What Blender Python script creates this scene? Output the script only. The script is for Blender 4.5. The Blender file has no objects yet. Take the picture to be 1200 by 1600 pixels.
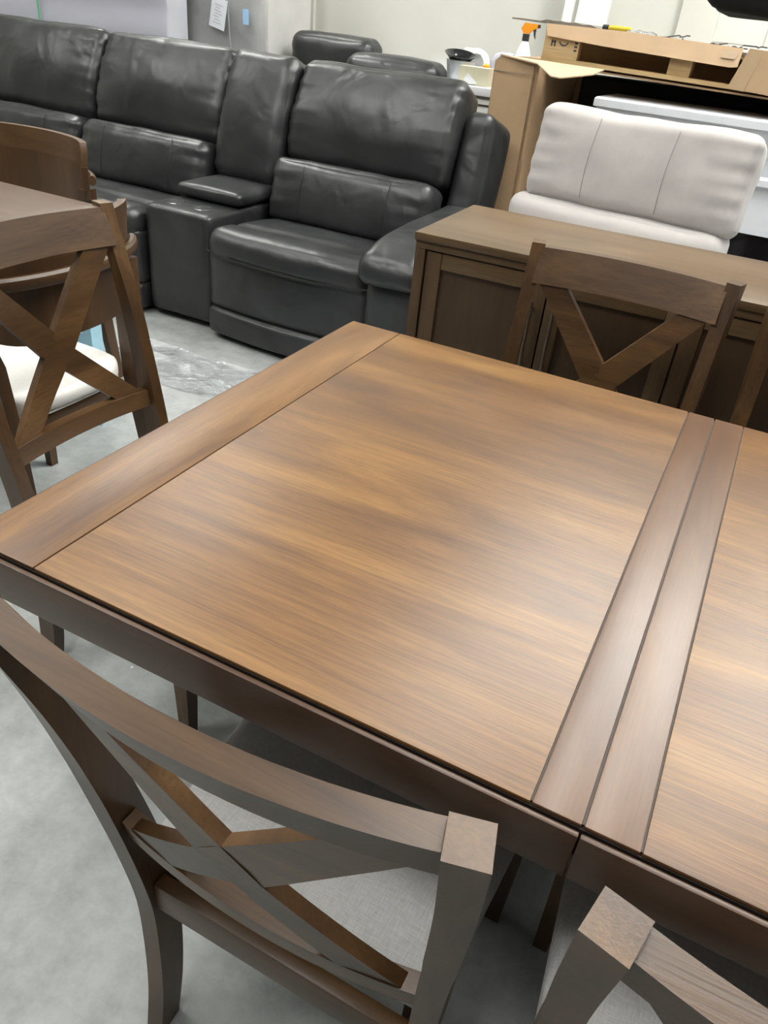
import bpy, bmesh, math, random
from mathutils import Vector, Matrix, noise
random.seed(7)
S = bpy.context.scene
COL = S.collection
PI = math.pi

# ------------------------------------------------------------------ materials
def mat(name):
    m = bpy.data.materials.new(name); m.use_nodes = True
    nt = m.node_tree; nt.nodes.clear()
    out = nt.nodes.new('ShaderNodeOutputMaterial')
    p = nt.nodes.new('ShaderNodeBsdfPrincipled')
    nt.links.new(p.outputs[0], out.inputs[0])
    return m, nt, p

def node(nt, typ, **kw):
    n = nt.nodes.new(typ)
    for k, v in kw.items():
        if k in n.inputs: n.inputs[k].default_value = v
        else: setattr(n, k, v)
    return n

def ramp(nt, stops):
    r = nt.nodes.new('ShaderNodeValToRGB')
    e = r.color_ramp.elements
    while len(e) < len(stops): e.new(0.5)
    for i, (p, c) in enumerate(stops):
        e[i].position = p; e[i].color = (c[0], c[1], c[2], 1)
    return r

def wood(name, axis, dark, mid, light, rough=0.36, scale=1.0, fine=0.35, bump=0.06, coat=0.0):
    """axis = grain direction, in the part's own object coordinates"""
    m, nt, p = mat(name)
    L = nt.links
    tc = node(nt, 'ShaderNodeTexCoord')
    oi = node(nt, 'ShaderNodeObjectInfo')
    add = node(nt, 'ShaderNodeVectorMath', operation='MULTIPLY_ADD')
    comb = node(nt, 'ShaderNodeCombineXYZ')
    for i in range(3): L.new(oi.outputs['Random'], comb.inputs[i])
    L.new(comb.outputs[0], add.inputs[0]); add.inputs[1].default_value = (7.3, 3.1, 5.7)
    L.new(tc.outputs['Object'], add.inputs[2])
    def mp(sl, sc):
        q = node(nt, 'ShaderNodeMapping')
        v = [sc, sc, sc]; v[axis] = sl
        q.inputs['Scale'].default_value = v
        L.new(add.outputs[0], q.inputs['Vector']); return q
    a = mp(1.3*scale, 8*scale); b = mp(9*scale, 250*scale)
    n1 = node(nt, 'ShaderNodeTexNoise', Scale=1.0, Detail=5.0, Roughness=0.6, Distortion=0.7)
    n2 = node(nt, 'ShaderNodeTexNoise', Scale=1.0, Detail=4.0, Roughness=0.65, Distortion=0.2)
    L.new(a.outputs[0], n1.inputs['Vector']); L.new(b.outputs[0], n2.inputs['Vector'])
    r1 = ramp(nt, [(0.28, dark), (0.5, mid), (0.74, light)])
    L.new(n1.outputs['Fac'], r1.inputs['Fac'])
    r2 = ramp(nt, [(0.34, (0.38, 0.34, 0.30)), (0.60, (1.15, 1.14, 1.12))])
    L.new(n2.outputs['Fac'], r2.inputs['Fac'])
    mx = node(nt, 'ShaderNodeMix', data_type='RGBA', blend_type='MULTIPLY')
    mx.inputs[0].default_value = fine
    L.new(r1.outputs[0], mx.inputs[6]); L.new(r2.outputs[0], mx.inputs[7])
    L.new(mx.outputs[2], p.inputs['Base Color'])
    rr = node(nt, 'ShaderNodeMapRange')
    rr.inputs['To Min'].default_value = rough - 0.05; rr.inputs['To Max'].default_value = rough + 0.08
    L.new(n2.outputs['Fac'], rr.inputs['Value']); L.new(rr.outputs[0], p.inputs['Roughness'])
    bp = node(nt, 'ShaderNodeBump', Strength=bump, Distance=0.004)
    L.new(n2.outputs['Fac'], bp.inputs['Height']); L.new(bp.outputs[0], p.inputs['Normal'])
    p.inputs['Coat Weight'].default_value = coat
    p.inputs['Coat Roughness'].default_value = 0.38
    return m

def simple(name, col, rough=0.5, metal=0.0, nscale=0, namt=0.15, bump=0.0, bscale=None, emit=None, spec=0.5, sheen=0.0, bdist=0.004):
    m, nt, p = mat(name); L = nt.links
    p.inputs['Base Color'].default_value = (*col, 1)
    p.inputs['Roughness'].default_value = rough
    p.inputs['Metallic'].default_value = metal
    p.inputs['Specular IOR Level'].default_value = spec
    if sheen: p.inputs['Sheen Weight'].default_value = sheen
    tc = node(nt, 'ShaderNodeTexCoord')
    if nscale:
        n = node(nt, 'ShaderNodeTexNoise', Scale=float(nscale), Detail=6.0, Roughness=0.6)
        L.new(tc.outputs['Object'], n.inputs['Vector'])
        r = ramp(nt, [(0.3, tuple(c*(1-namt) for c in col)), (0.7, tuple(min(1, c*(1+namt)) for c in col))])
        L.new(n.outputs['Fac'], r.inputs['Fac']); L.new(r.outputs[0], p.inputs['Base Color'])
    if bump:
        n = node(nt, 'ShaderNodeTexNoise', Scale=float(bscale or 60), Detail=5.0, Roughness=0.65)
        L.new(tc.outputs['Object'], n.inputs['Vector'])
        b = node(nt, 'ShaderNodeBump', Strength=bump, Distance=bdist)
        L.new(n.outputs['Fac'], b.inputs['Height']); L.new(b.outputs[0], p.inputs['Normal'])
    if emit:
        p.inputs['Emission Color'].default_value = (*emit[0], 1)
        p.inputs['Emission Strength'].default_value = emit[1]
    return m

TD, TM, TL = (0.080, 0.032, 0.008), (0.160, 0.073, 0.018), (0.275, 0.142, 0.038)
M = {}
M['top_x'] = wood('walnut_veneer_lengthwise', 0, TD, TM, TL, rough=0.40, fine=0.5, bump=0.12, coat=0.3)
M['top_y'] = wood('walnut_veneer_crosswise', 1, TD, TM, TL, rough=0.39, fine=0.4, bump=0.08, coat=0.3)
M['strip'] = wood('walnut_strip', 1, (0.085, 0.038, 0.016), (0.125, 0.060, 0.026), (0.17, 0.086, 0.038), rough=0.36, fine=0.3, bump=0.05, coat=0.3)
M['edge_x'] = wood('dark_stained_edge', 0, (0.040, 0.017, 0.006), (0.058, 0.025, 0.009), (0.085, 0.038, 0.014), rough=0.38, fine=0.3)
M['edge_y'] = wood('dark_stained_edge_crosswise', 1, (0.040, 0.017, 0.006), (0.058, 0.025, 0.009), (0.085, 0.038, 0.014), rough=0.38, fine=0.3)
CD, CM, CL = (0.035, 0.016, 0.005), (0.070, 0.034, 0.011), (0.150, 0.078, 0.028)
M['chair_x'] = wood('chair_wood_horizontal', 0, CD, CM, CL, rough=0.36, fine=0.4)
M['chair_z'] = wood('chair_wood_upright', 2, CD, CM, CL, rough=0.36, fine=0.4)
M['buf_x'] = wood('sideboard_wood_horizontal', 0, (0.070, 0.042, 0.020), (0.115, 0.070, 0.034), (0.17, 0.11, 0.056), rough=0.33, fine=0.35)
M['buf_z'] = wood('sideboard_wood_upright', 2, (0.060, 0.035, 0.015), (0.095, 0.056, 0.026), (0.14, 0.085, 0.040), rough=0.42, fine=0.35)
M['buf_p'] = wood('sideboard_panel', 2, (0.045, 0.025, 0.011), (0.062, 0.035, 0.016), (0.085, 0.05, 0.024), rough=0.42, fine=0.3)
M['bar_x'] = wood('low_chair_wood', 0, (0.055, 0.027, 0.010), (0.088, 0.045, 0.018), (0.13, 0.07, 0.028), rough=0.36, fine=0.35)
M['bar_z'] = wood('low_chair_wood_upright', 2, (0.045, 0.022, 0.008), (0.070, 0.035, 0.014), (0.105, 0.055, 0.022), rough=0.36, fine=0.35)
M['ltab'] = wood('low_table_wood', 0, (0.085, 0.055, 0.038), (0.12, 0.08, 0.058), (0.16, 0.11, 0.08), rough=0.34, fine=0.3)
M['seamwood'] = simple('dark_seam_stain', (0.035, 0.020, 0.012), 0.6)
M['gap'] = simple('dark_joint', (0.012, 0.008, 0.006), 0.7)
M['pine'] = wood('raw_pine', 0, (0.42, 0.27, 0.12), (0.55, 0.38, 0.18), (0.66, 0.48, 0.26), rough=0.7, fine=0.3)
M['leather'] = None
M['card'] = simple('brown_cardboard', (0.43, 0.29, 0.165), 0.75, nscale=5, namt=0.08, bump=0.08, bscale=30)
M['card_l'] = simple('pale_cardboard', (0.60, 0.42, 0.26), 0.72, nscale=6, namt=0.07, bump=0.08, bscale=25)
M['tape'] = simple('brown_packing_tape', (0.42, 0.30, 0.18), 0.3)
M['white'] = simple('white_lacquer', (0.74, 0.76, 0.80), 0.35, nscale=4, namt=0.03)
M['wpanel'] = simple('white_panel', (0.68, 0.70, 0.69), 0.5, nscale=3, namt=0.04)
M['black'] = simple('black_glass', (0.006, 0.006, 0.008), 0.12)
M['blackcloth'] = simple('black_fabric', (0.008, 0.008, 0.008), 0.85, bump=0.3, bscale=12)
M['metal'] = simple('brushed_steel', (0.50, 0.51, 0.52), 0.15, metal=1.0)
M['bronze'] = simple('bronze_handle', (0.20, 0.16, 0.12), 0.3, metal=0.9)
M['suede_m'] = simple('mauve_beige_suede', (0.42, 0.39, 0.375), 0.9, nscale=7, namt=0.10, bump=0.10, bscale=14, sheen=0.3, bdist=0.01)
M['suede_l'] = simple('pale_beige_suede', (0.50, 0.47, 0.455), 0.9, nscale=7, namt=0.06, bump=0.10, bscale=14, sheen=0.3, bdist=0.01)
M['sseam'] = simple('mauve_stitching', (0.24, 0.205, 0.195), 0.9)
M['cream'] = simple('cream_upholstery', (0.72, 0.70, 0.665), 0.85, nscale=300, namt=0.06, bump=0.15, bscale=400, bdist=0.001)
M['orange'] = simple('orange_plastic', (0.90, 0.33, 0.02), 0.35)
M['dkplastic'] = simple('charcoal_plastic', (0.03, 0.03, 0.035), 0.4)
M['wplastic'] = simple('white_plastic', (0.82, 0.83, 0.84), 0.35)
M['yellow'] = simple('yellow_plastic', (0.62, 0.47, 0.03), 0.4)
M['bluebox'] = simple('pale_blue_print', (0.36, 0.60, 0.72), 0.4, nscale=9, namt=0.15)
M['blue'] = simple('blue_label', (0.36, 0.56, 0.80), 0.5)
M['paper'] = simple('white_paper', (0.76, 0.78, 0.82), 0.6)
M['ink'] = simple('dark_print', (0.05, 0.05, 0.06), 0.6)
M['greyprint'] = simple('grey_print', (0.52, 0.53, 0.56), 0.6)
M['green'] = simple('green_strap', (0.12, 0.42, 0.22), 0.4)
M['greybox'] = simple('grey_board', (0.62, 0.61, 0.59), 0.6, nscale=3, namt=0.08)
M['glow'] = simple('lamp_diffuser', (0.9, 0.9, 0.9), 0.5, emit=((1.0, 1.0, 0.96), 38.0))
M['lampbody'] = simple('white_enamel', (0.8, 0.8, 0.8), 0.4)
M['ceil'] = simple('ceiling_paint', (0.62, 0.62, 0.60), 0.9, nscale=2, namt=0.04)
M['galv'] = simple('galvanised', (0.55, 0.57, 0.58), 0.35, metal=0.6, nscale=10, namt=0.1)
M['straw'] = simple('cream_tape_roll', (0.68, 0.64, 0.47), 0.4)
M['dirt'] = simple('dusty_board', (0.20, 0.17, 0.14), 0.85, nscale=14, namt=0.3, bump=0.3, bscale=30)

def leather():
    m, nt, p = mat('charcoal_leather'); L = nt.links
    tc = node(nt, 'ShaderNodeTexCoord')
    n = node(nt, 'ShaderNodeTexNoise', Scale=4.5, Detail=3.0, Roughness=0.55)
    L.new(tc.outputs['Object'], n.inputs['Vector'])
    r = ramp(nt, [(0.3, (0.015, 0.016, 0.0162)), (0.7, (0.031, 0.0325, 0.033))])
    L.new(n.outputs['Fac'], r.inputs['Fac']); L.new(r.outputs[0], p.inputs['Base Color'])
    rr = node(nt, 'ShaderNodeMapRange'); rr.inputs['To Min'].default_value = 0.30; rr.inputs['To Max'].default_value = 0.44
    L.new(n.outputs['Fac'], rr.inputs['Value']); L.new(rr.outputs[0], p.inputs['Roughness'])
    v = node(nt, 'ShaderNodeTexVoronoi', Scale=330.0)
    L.new(tc.outputs['Object'], v.inputs['Vector'])
    b = node(nt, 'ShaderNodeBump', Strength=0.18, Distance=0.001)
    L.new(v.outputs['Distance'], b.inputs['Height'])
    n3 = node(nt, 'ShaderNodeTexNoise', Scale=6.0, Detail=2.0, Roughness=0.45, Distortion=0.6)
    L.new(tc.outputs['Object'], n3.inputs['Vector'])
    b2 = node(nt, 'ShaderNodeBump', Strength=0.38, Distance=0.03)
    L.new(n3.outputs['Fac'], b2.inputs['Height']); L.new(b.outputs[0], b2.inputs['Normal'])
    L.new(b2.outputs[0], p.inputs['Normal'])
    p.inputs['Specular IOR Level'].default_value = 0.55
    return m
M['leather'] = leather()
M['seam'] = simple('dark_leather_seam', (0.018, 0.018, 0.018), 0.5)

def linen():
    m, nt, p = mat('grey_linen_weave'); L = nt.links
    tc = node(nt, 'ShaderNodeTexCoord')
    mp = node(nt, 'ShaderNodeMapping'); mp.inputs['Scale'].default_value = (60, 760, 90)
    L.new(tc.outputs['Object'], mp.inputs['Vector'])
    n = node(nt, 'ShaderNodeTexNoise', Scale=1.0, Detail=3.0, Roughness=0.6)
    L.new(mp.outputs[0], n.inputs['Vector'])
    mp2 = node(nt, 'ShaderNodeMapping'); mp2.inputs['Scale'].default_value = (760, 60, 90)
    L.new(tc.outputs['Object'], mp2.inputs['Vector'])
    n2 = node(nt, 'ShaderNodeTexNoise', Scale=1.0, Detail=3.0, Roughness=0.6)
    L.new(mp2.outputs[0], n2.inputs['Vector'])
    ad = node(nt, 'ShaderNodeMath', operation='ADD'); L.new(n.outputs['Fac'], ad.inputs[0]); L.new(n2.outputs['Fac'], ad.inputs[1])
    hf = node(nt, 'ShaderNodeMath', operation='MULTIPLY'); L.new(ad.outputs[0], hf.inputs[0]); hf.inputs[1].default_value = 0.5
    r = ramp(nt, [(0.35, (0.38, 0.37, 0.365)), (0.65, (0.54, 0.53, 0.52))])
    L.new(hf.outputs[0], r.inputs['Fac']); L.new(r.outputs[0], p.inputs['Base Color'])
    p.inputs['Roughness'].default_value = 0.9
    b = node(nt, 'ShaderNodeBump', Strength=0.25, Distance=0.001)
    L.new(hf.outputs[0], b.inputs['Height']); L.new(b.outputs[0], p.inputs['Normal'])
    return m
M['linen'] = linen()

def concrete():
    m, nt, p = mat('sealed_concrete'); L = nt.links
    tc = node(nt, 'ShaderNodeTexCoord')
    n = node(nt, 'ShaderNodeTexNoise', Scale=1.3, Detail=8.0, Roughness=0.62)
    L.new(tc.outputs['Object'], n.inputs['Vector'])
    r = ramp(nt, [(0.32, (0.30, 0.315, 0.305)), (0.5, (0.39, 0.405, 0.395)), (0.7, (0.47, 0.485, 0.475))])
    L.new(n.outputs['Fac'], r.inputs['Fac'])
    n2 = node(nt, 'ShaderNodeTexNoise', Scale=14.0, Detail=8.0, Roughness=0.7)
    L.new(tc.outputs['Object'], n2.inputs['Vector'])
    r2 = ramp(nt, [(0.34, (0.62, 0.62, 0.62)), (0.6, (1.0, 1.0, 1.0)), (0.8, (1.12, 1.12, 1.12))])
    L.new(n2.outputs['Fac'], r2.inputs['Fac'])
    mx = node(nt, 'ShaderNodeMix', data_type='RGBA', blend_type='MULTIPLY'); mx.inputs[0].default_value = 0.7
    L.new(r.outputs[0], mx.inputs[6]); L.new(r2.outputs[0], mx.inputs[7])
    # small pale specks
    v = node(nt, 'ShaderNodeTexVoronoi', Scale=9.0); L.new(tc.outputs['Object'], v.inputs['Vector'])
    lt = node(nt, 'ShaderNodeMath', operation='LESS_THAN'); L.new(v.outputs['Distance'], lt.inputs[0]); lt.inputs[1].default_value = 0.035
    mx2 = node(nt, 'ShaderNodeMix', data_type='RGBA'); L.new(lt.outputs[0], mx2.inputs[0])
    L.new(mx.outputs[2], mx2.inputs[6]); mx2.inputs[7].default_value = (0.6, 0.62, 0.62, 1)
    L.new(mx2.outputs[2], p.inputs['Base Color'])
    rr = node(nt, 'ShaderNodeMapRange'); rr.inputs['To Min'].default_value = 0.36; rr.inputs['To Max'].default_value = 0.62
    L.new(n2.outputs['Fac'], rr.inputs['Value']); L.new(rr.outputs[0], p.inputs['Roughness'])
    b = node(nt, 'ShaderNodeBump', Strength=0.12, Distance=0.004)
    L.new(n2.outputs['Fac'], b.inputs['Height']); L.new(b.outputs[0], p.inputs['Normal'])
    return m
M['concrete'] = concrete()

def blockwall():
    """cream painted: concrete block with joints at both ends, smooth board with filler patches between"""
    m, nt, p = mat('cream_painted_block'); L = nt.links
    tc = node(nt, 'ShaderNodeTexCoord')
    sp = node(nt, 'ShaderNodeSeparateXYZ'); L.new(tc.outputs['Object'], sp.inputs[0])
    cb = node(nt, 'ShaderNodeCombineXYZ'); L.new(sp.outputs[0], cb.inputs[0]); L.new(sp.outputs[2], cb.inputs[1])
    br = node(nt, 'ShaderNodeTexBrick')
    L.new(cb.outputs[0], br.inputs['Vector'])
    br.inputs['Color1'].default_value = (1, 1, 1, 1); br.inputs['Color2'].default_value = (1, 1, 1, 1); br.inputs['Mortar'].default_value = (0, 0, 0, 1)
    br.inputs['Scale'].default_value = 1.0; br.inputs['Mortar Size'].default_value = 0.006
    br.inputs['Brick Width'].default_value = 0.40; br.inputs['Row Height'].default_value = 0.20; br.inputs['Mortar Smooth'].default_value = 0.6
    n = node(nt, 'ShaderNodeTexNoise', Scale=1.2, Detail=4.0)
    L.new(tc.outputs['Object'], n.inputs['Vector'])
    r = ramp(nt, [(0.35, (0.64, 0.635, 0.575)), (0.65, (0.71, 0.705, 0.65))])
    L.new(n.outputs['Fac'], r.inputs['Fac'])
    # smooth board zone
    g1 = node(nt, 'ShaderNodeMath', operation='GREATER_THAN'); L.new(sp.outputs[0], g1.inputs[0]); g1.inputs[1].default_value = -3.80
    g2 = node(nt, 'ShaderNodeMath', operation='LESS_THAN'); L.new(sp.outputs[0], g2.inputs[0]); g2.inputs[1].default_value = -0.70
    gm = node(nt, 'ShaderNodeMath', operation='MULTIPLY'); L.new(g1.outputs[0], gm.inputs[0]); L.new(g2.outputs[0], gm.inputs[1])
    mxm = node(nt, 'ShaderNodeMath', operation='MAXIMUM'); L.new(gm.outputs[0], mxm.inputs[0]); L.new(br.outputs['Color'], mxm.inputs[1])
    mx = node(nt, 'ShaderNodeMix', data_type='RGBA'); L.new(mxm.outputs[0], mx.inputs[0])
    mx.inputs[6].default_value = (0.50, 0.49, 0.43, 1); L.new(r.outputs[0], mx.inputs[7])
    # filler patch
    n4 = node(nt, 'ShaderNodeTexNoise', Scale=1.5, Detail=1.0); L.new(tc.outputs['Object'], n4.inputs['Vector'])
    rp = ramp(nt, [(0.58, (0, 0, 0)), (0.62, (1, 1, 1))]); L.new(n4.outputs['Fac'], rp.inputs['Fac'])
    pm = node(nt, 'ShaderNodeMath', operation='MULTIPLY'); L.new(rp.outputs[0], pm.inputs[0]); L.new(gm.outputs[0], pm.inputs[1])
    pm2 = node(nt, 'ShaderNodeMath', operation='MULTIPLY'); L.new(pm.outputs[0], pm2.inputs[0]); pm2.inputs[1].default_value = 0.5
    mx2 = node(nt, 'ShaderNodeMix', data_type='RGBA'); L.new(pm2.outputs[0], mx2.inputs[0])
    L.new(mx.outputs[2], mx2.inputs[6]); mx2.inputs[7].default_value = (0.82, 0.83, 0.84, 1)
    L.new(mx2.outputs[2], p.inputs['Base Color'])
    p.inputs['Roughness'].default_value = 0.6
    b = node(nt, 'ShaderNodeBump', Strength=0.4, Distance=0.006)
    L.new(mxm.outputs[0], b.inputs['Height']); L.new(b.outputs[0], p.inputs['Normal'])
    return m
M['wall'] = blockwall()
M['plainwall'] = simple('cream_paint', (0.68, 0.67, 0.61), 0.7, nscale=1.5, namt=0.04)

def film(name, tint, fac, rough=0.12, bs=0.9):
    """clear wrinkled plastic film"""
    m, nt, p = mat(name); L = nt.links
    out = [n for n in nt.nodes if n.type == 'OUTPUT_MATERIAL'][0]
    tc = node(nt, 'ShaderNodeTexCoord')
    n = node(nt, 'ShaderNodeTexNoise', Scale=7.0, Detail=5.0, Roughness=0.6, Distortion=1.2)
    L.new(tc.outputs['Object'], n.inputs['Vector'])
    b = node(nt, 'ShaderNodeBump', Strength=bs, Distance=0.03); L.new(n.outputs['Fac'], b.inputs['Height'])
    gl = node(nt, 'ShaderNodeBsdfGlossy', Roughness=rough); gl.inputs['Color'].default_value = (1, 1, 1, 1)
    L.new(b.outputs[0], gl.inputs['Normal'])
    df = node(nt, 'ShaderNodeBsdfDiffuse'); df.inputs['Color'].default_value = (*tint, 1)
    tr = node(nt, 'ShaderNodeBsdfTransparent'); tr.inputs['Color'].default_value = (0.97, 0.97, 0.98, 1)
    m1 = node(nt, 'ShaderNodeMixShader'); m1.inputs[0].default_value = fac
    L.new(tr.outputs[0], m1.inputs[1]); L.new(df.outputs[0], m1.inputs[2])
    fr = node(nt, 'ShaderNodeFresnel', IOR=1.45); L.new(b.outputs[0], fr.inputs['Normal'])
    m2 = node(nt, 'ShaderNodeMixShader'); L.new(fr.outputs[0], m2.inputs[0])
    L.new(m1.outputs[0], m2.inputs[1]); L.new(gl.outputs[0], m2.inputs[2])
    L.new(m2.outputs[0], out.inputs[0])
    nt.nodes.remove(p)
    return m
M['film'] = film('clear_plastic_film', (0.75, 0.78, 0.82), 0.14)
M['wrap'] = film('stretch_wrap', (0.62, 0.62, 0.70), 0.6, 0.2, 0.25)

# ------------------------------------------------------------------ mesh helpers
def link(name, bm, m, parent=None, sharp=32, loc=None, kind=None):
    me = bpy.data.meshes.new(name)
    bmesh.ops.recalc_face_normals(bm, faces=bm.faces)
    bm.to_mesh(me); bm.free()
    for f in me.polygons: f.use_smooth = True
    me.set_sharp_from_angle(angle=math.radians(sharp))
    if m is not None: me.materials.append(m)
    o = bpy.data.objects.new(name, me); COL.objects.link(o)
    if loc: o.location = loc
    if parent is not None: o.parent = parent
    if kind: o['kind'] = kind
    return o

def thing(name, label, cat, loc=(0, 0, 0), rz=0.0, group=None):
    o = bpy.data.objects.new(name, None); COL.objects.link(o)
    o.empty_display_size = 0.1
    o.location = loc; o.rotation_euler = (0, 0, rz)
    o['label'] = label; o['category'] = cat
    if group: o['group'] = group
    return o

def tag(o, label, cat, group=None, kind=None):
    o['label'] = label; o['category'] = cat
    if group: o['group'] = group
    if kind: o['kind'] = kind
    return o

def new(): return bmesh.new()

def box(bm, x0, x1, y0, y1, z0, z1, bev=0.0, seg=2, mtx=None):
    vs = [bm.verts.new(v) for v in ((x0, y0, z0), (x1, y0, z0), (x1, y1, z0), (x0, y1, z0), (x0, y0, z1), (x1, y0, z1), (x1, y1, z1), (x0, y1, z1))]
    fs = [bm.faces.new([vs[i] for i in q]) for q in ((0, 3, 2, 1), (4, 5, 6, 7), (0, 1, 5, 4), (1, 2, 6, 5), (2, 3, 7, 6), (3, 0, 4, 7))]
    if mtx is not None:
        for v in vs: v.co = mtx @ v.co
    if bev > 0:
        es = list({e for f in fs for e in f.edges})
        bmesh.ops.bevel(bm, geom=es, offset=bev, segments=seg, affect='EDGES', profile=0.6)
    return bm

def B(*a, **k): return box(new(), *a, **k)

def sweep(bm, secs, caps=True):
    """secs: list of closed sections (lists of points), joined in order"""
    rings = [[bm.verts.new(p) for p in s] for s in secs]
    n = len(rings[0])
    for a, b in zip(rings, rings[1:]):
        for i in range(n):
            bm.faces.new((a[i], a[(i+1) % n], b[(i+1) % n], b[i]))
    if caps:
        bm.faces.new(rings[0]); bm.faces.new(list(reversed(rings[-1])))
    return bm

def tube(bm, pts, r, n=8):
    secs = []
    for i, p in enumerate(pts):
        p = Vector(p)
        a = Vector(pts[max(0, i-1)]); b = Vector(pts[min(len(pts)-1, i+1)])
        t = (b-a).normalized()
        u = t.cross(Vector((0, 0, 1)))
        if u.length < 1e-3: u = t.cross(Vector((0, 1, 0)))
        u.normalize(); w = t.cross(u)
        rr = r[i] if isinstance(r, (list, tuple)) else r
        secs.append([p + (u*math.cos(2*PI*k/n) + w*math.sin(2*PI*k/n))*rr for k in range(n)])
    return sweep(bm, secs)

def lathe(bm, prof, c=(0, 0, 0), n=24):
    rings = []
    for r, z in prof:
        rings.append([bm.verts.new((c[0]+max(r, 1e-4)*math.cos(2*PI*k/n), c[1]+max(r, 1e-4)*math.sin(2*PI*k/n), c[2]+z)) for k in range(n)])
    for a, b in zip(rings, rings[1:]):
        for i in range(n): bm.faces.new((a[i], a[(i+1) % n], b[(i+1) % n], b[i]))
    bm.faces.new(rings[0]); bm.faces.new(list(reversed(rings[-1])))
    return bm

def poly(bm, pts, d, axis):
    """extrude an outline along a vector d"""
    a = [bm.verts.new(p) for p in pts]
    b = [bm.verts.new(Vector(p)+Vector(d)) for p in pts]
    n = len(a)
    bm.faces.new(a); bm.faces.new(list(reversed(b)))
    for i in range(n): bm.faces.new((a[i], b[i], b[(i+1) % n], a[(i+1) % n]))
    return bm

def cushion(bm, c, s, r, puff=(0, 0, 0), n=14, fn=None, nz=0.004, nf=5.0, seed=0, pinch=0.0):
    """soft rounded box: centre c, size s, corner radius r, puffed on each axis; fn bends the result (local -> local)"""
    hx, hy, hz = s[0]/2, s[1]/2, s[2]/2
    h = (hx, hy, hz); r = min(r, hx*0.98, hy*0.98, hz*0.98)
    seen = {}
    def vert(p):
        k = tuple(round(q, 5) for q in p)
        if k in seen: return seen[k]
        q = Vector((p[0]*hx, p[1]*hy, p[2]*hz))
        inn = Vector([max(-(h[i]-r), min(h[i]-r, q[i])) for i in range(3)])
        d = q-inn
        if d.length > 1e-6: q = inn + d.normalized()*r
        for i in range(3):
            j, l = (i+1) % 3, (i+2) % 3
            w = max(0, 1-p[j]**2)**0.8*max(0, 1-p[l]**2)**0.8
            q[i] += puff[i]*w*p[i]
        if pinch:
            e = abs(p[0])
            if e > 0.55:
                q[1] += pinch*math.sin(q[2]*95+seed)*(e-0.55)/0.45*0.5
                q[1] += pinch*0.6*math.sin(q[2]*43+seed*2)*(e-0.55)/0.45*0.5
        nv = noise.noise_vector((q+Vector((seed*3.7, seed*1.3, 0)))*nf)
        q += nv*nz
        if fn: q = fn(q)
        v = bm.verts.new(q+Vector(c)); seen[k] = v; return v
    # cosine spacing puts more vertices near the rounded edges
    g = [math.sin((i/n*2-1)*PI/2*0.96)/math.sin(PI/2*0.96) for i in range(n+1)]
    for ax in range(3):
        for sg in (-1, 1):
            grid = []
            for i in range(n+1):
                row = []
                for j in range(n+1):
                    p = [0, 0, 0]; p[ax] = sg; p[(ax+1) % 3] = g[i]; p[(ax+2) % 3] = g[j]
                    row.append(vert(p))
                grid.append(row)
            for i in range(n):
                for j in range(n):
                    f = (grid[i][j], grid[i+1][j], grid[i+1][j+1], grid[i][j+1])
                    if len(set(f)) == 4:
                        try: bm.faces.new(f)
                        except ValueError: pass
    return bm

def children(o): return [c for c in bpy.data.objects if c.parent == o]
def copy_tree(o, loc=None, rz=None, label=None, parent=None):
    kids = children(o)
    c = o.copy(); COL.objects.link(c)
    if parent is not None: c.parent = parent
    if loc is not None: c.location = loc
    if rz is not None: c.rotation_euler = (0, 0, rz)
    if label: c['label'] = label
    for k in kids: copy_tree(k, parent=c)
    return c

# ------------------------------------------------------------------ camera
H = 1.39
cam = bpy.data.cameras.new('camera'); co = bpy.data.objects.new('camera', cam); COL.objects.link(co)
Rm = Matrix(((0.88751106, -0.32034848, 0.33121137), (0.45111362, 0.4575581, -0.76624871), (0.09391817, 0.82946816, 0.55060144)))
co.matrix_world = Matrix.Translation((0, 0, H)) @ Rm.to_4x4()
cam.sensor_fit = 'AUTO'; cam.sensor_width = 36; cam.lens = 1189/1600*36
cam.clip_start = 0.02; cam.clip_end = 60
S.camera = co

# ------------------------------------------------------------------ room
WY = 5.95
def struct(name, bm, m): return link(name, bm, m, kind='structure')
struct('floor', B(-9, 5, -5, WY, -0.1, 0), M['concrete'])
struct('ceiling', B(-9, 5, -5, WY, 4.6, 4.7), M['ceil'])
struct('wall_back', B(-9, 5, WY, WY+0.15, 0, 4.6), M['wall'])
struct('wall_left', B(-9.15, -9, -5, WY+.15, 0, 4.6), M['plainwall'])
struct('trim_1', B(-3.86, -3.60, WY-0.035, WY, 0, 4.6, bev=0.004), M['plainwall'])
struct('trim_2', B(-0.93, -0.70, WY-0.05, WY, 0, 4.6, bev=0.004), M['plainwall'])

# ------------------------------------------------------------------ lamps
def lamp(x, y, first=[None]):
    lab = 'white linear ceiling light fitting hanging over the showroom floor'
    if first[0] is None:
        t = thing('ceiling_light', lab, 'light', (x, y, 4.30), 0, 'linear ceiling lights')
        link('housing', B(-0.26, 0.26, -0.66, 0.66, 0.02, 0.09, bev=0.006), M['lampbody'], t)
        link('diffuser', B(-0.24, 0.24, -0.64, 0.64, -0.015, 0.02, bev=0.008), M['glow'], t)
        for yy in (-0.5, 0.5):
            link('hanger', tube(new(), [(0, yy, 0.09), (0, yy, 0.30)], 0.006, 6), M['lampbody'], t)
        first[0] = t; return t
    return copy_tree(first[0], (x, y, 4.30), 0, lab)
for x, y in ((-5.3, 4.5), (-4.6, 4.5), (-3.3, 1.0), (-0.35, 2.45), (-0.25, 4.6), (0.45, 4.2), (1.15, 3.4), (1.15, 4.9), (2.4, 2.2), (-6.0, 1.4), (-0.5, -0.35), (-2.4, -0.6)):
    lamp(x, y)
w = bpy.data.worlds.new('world'); S.world = w; w.use_nodes = True
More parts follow.
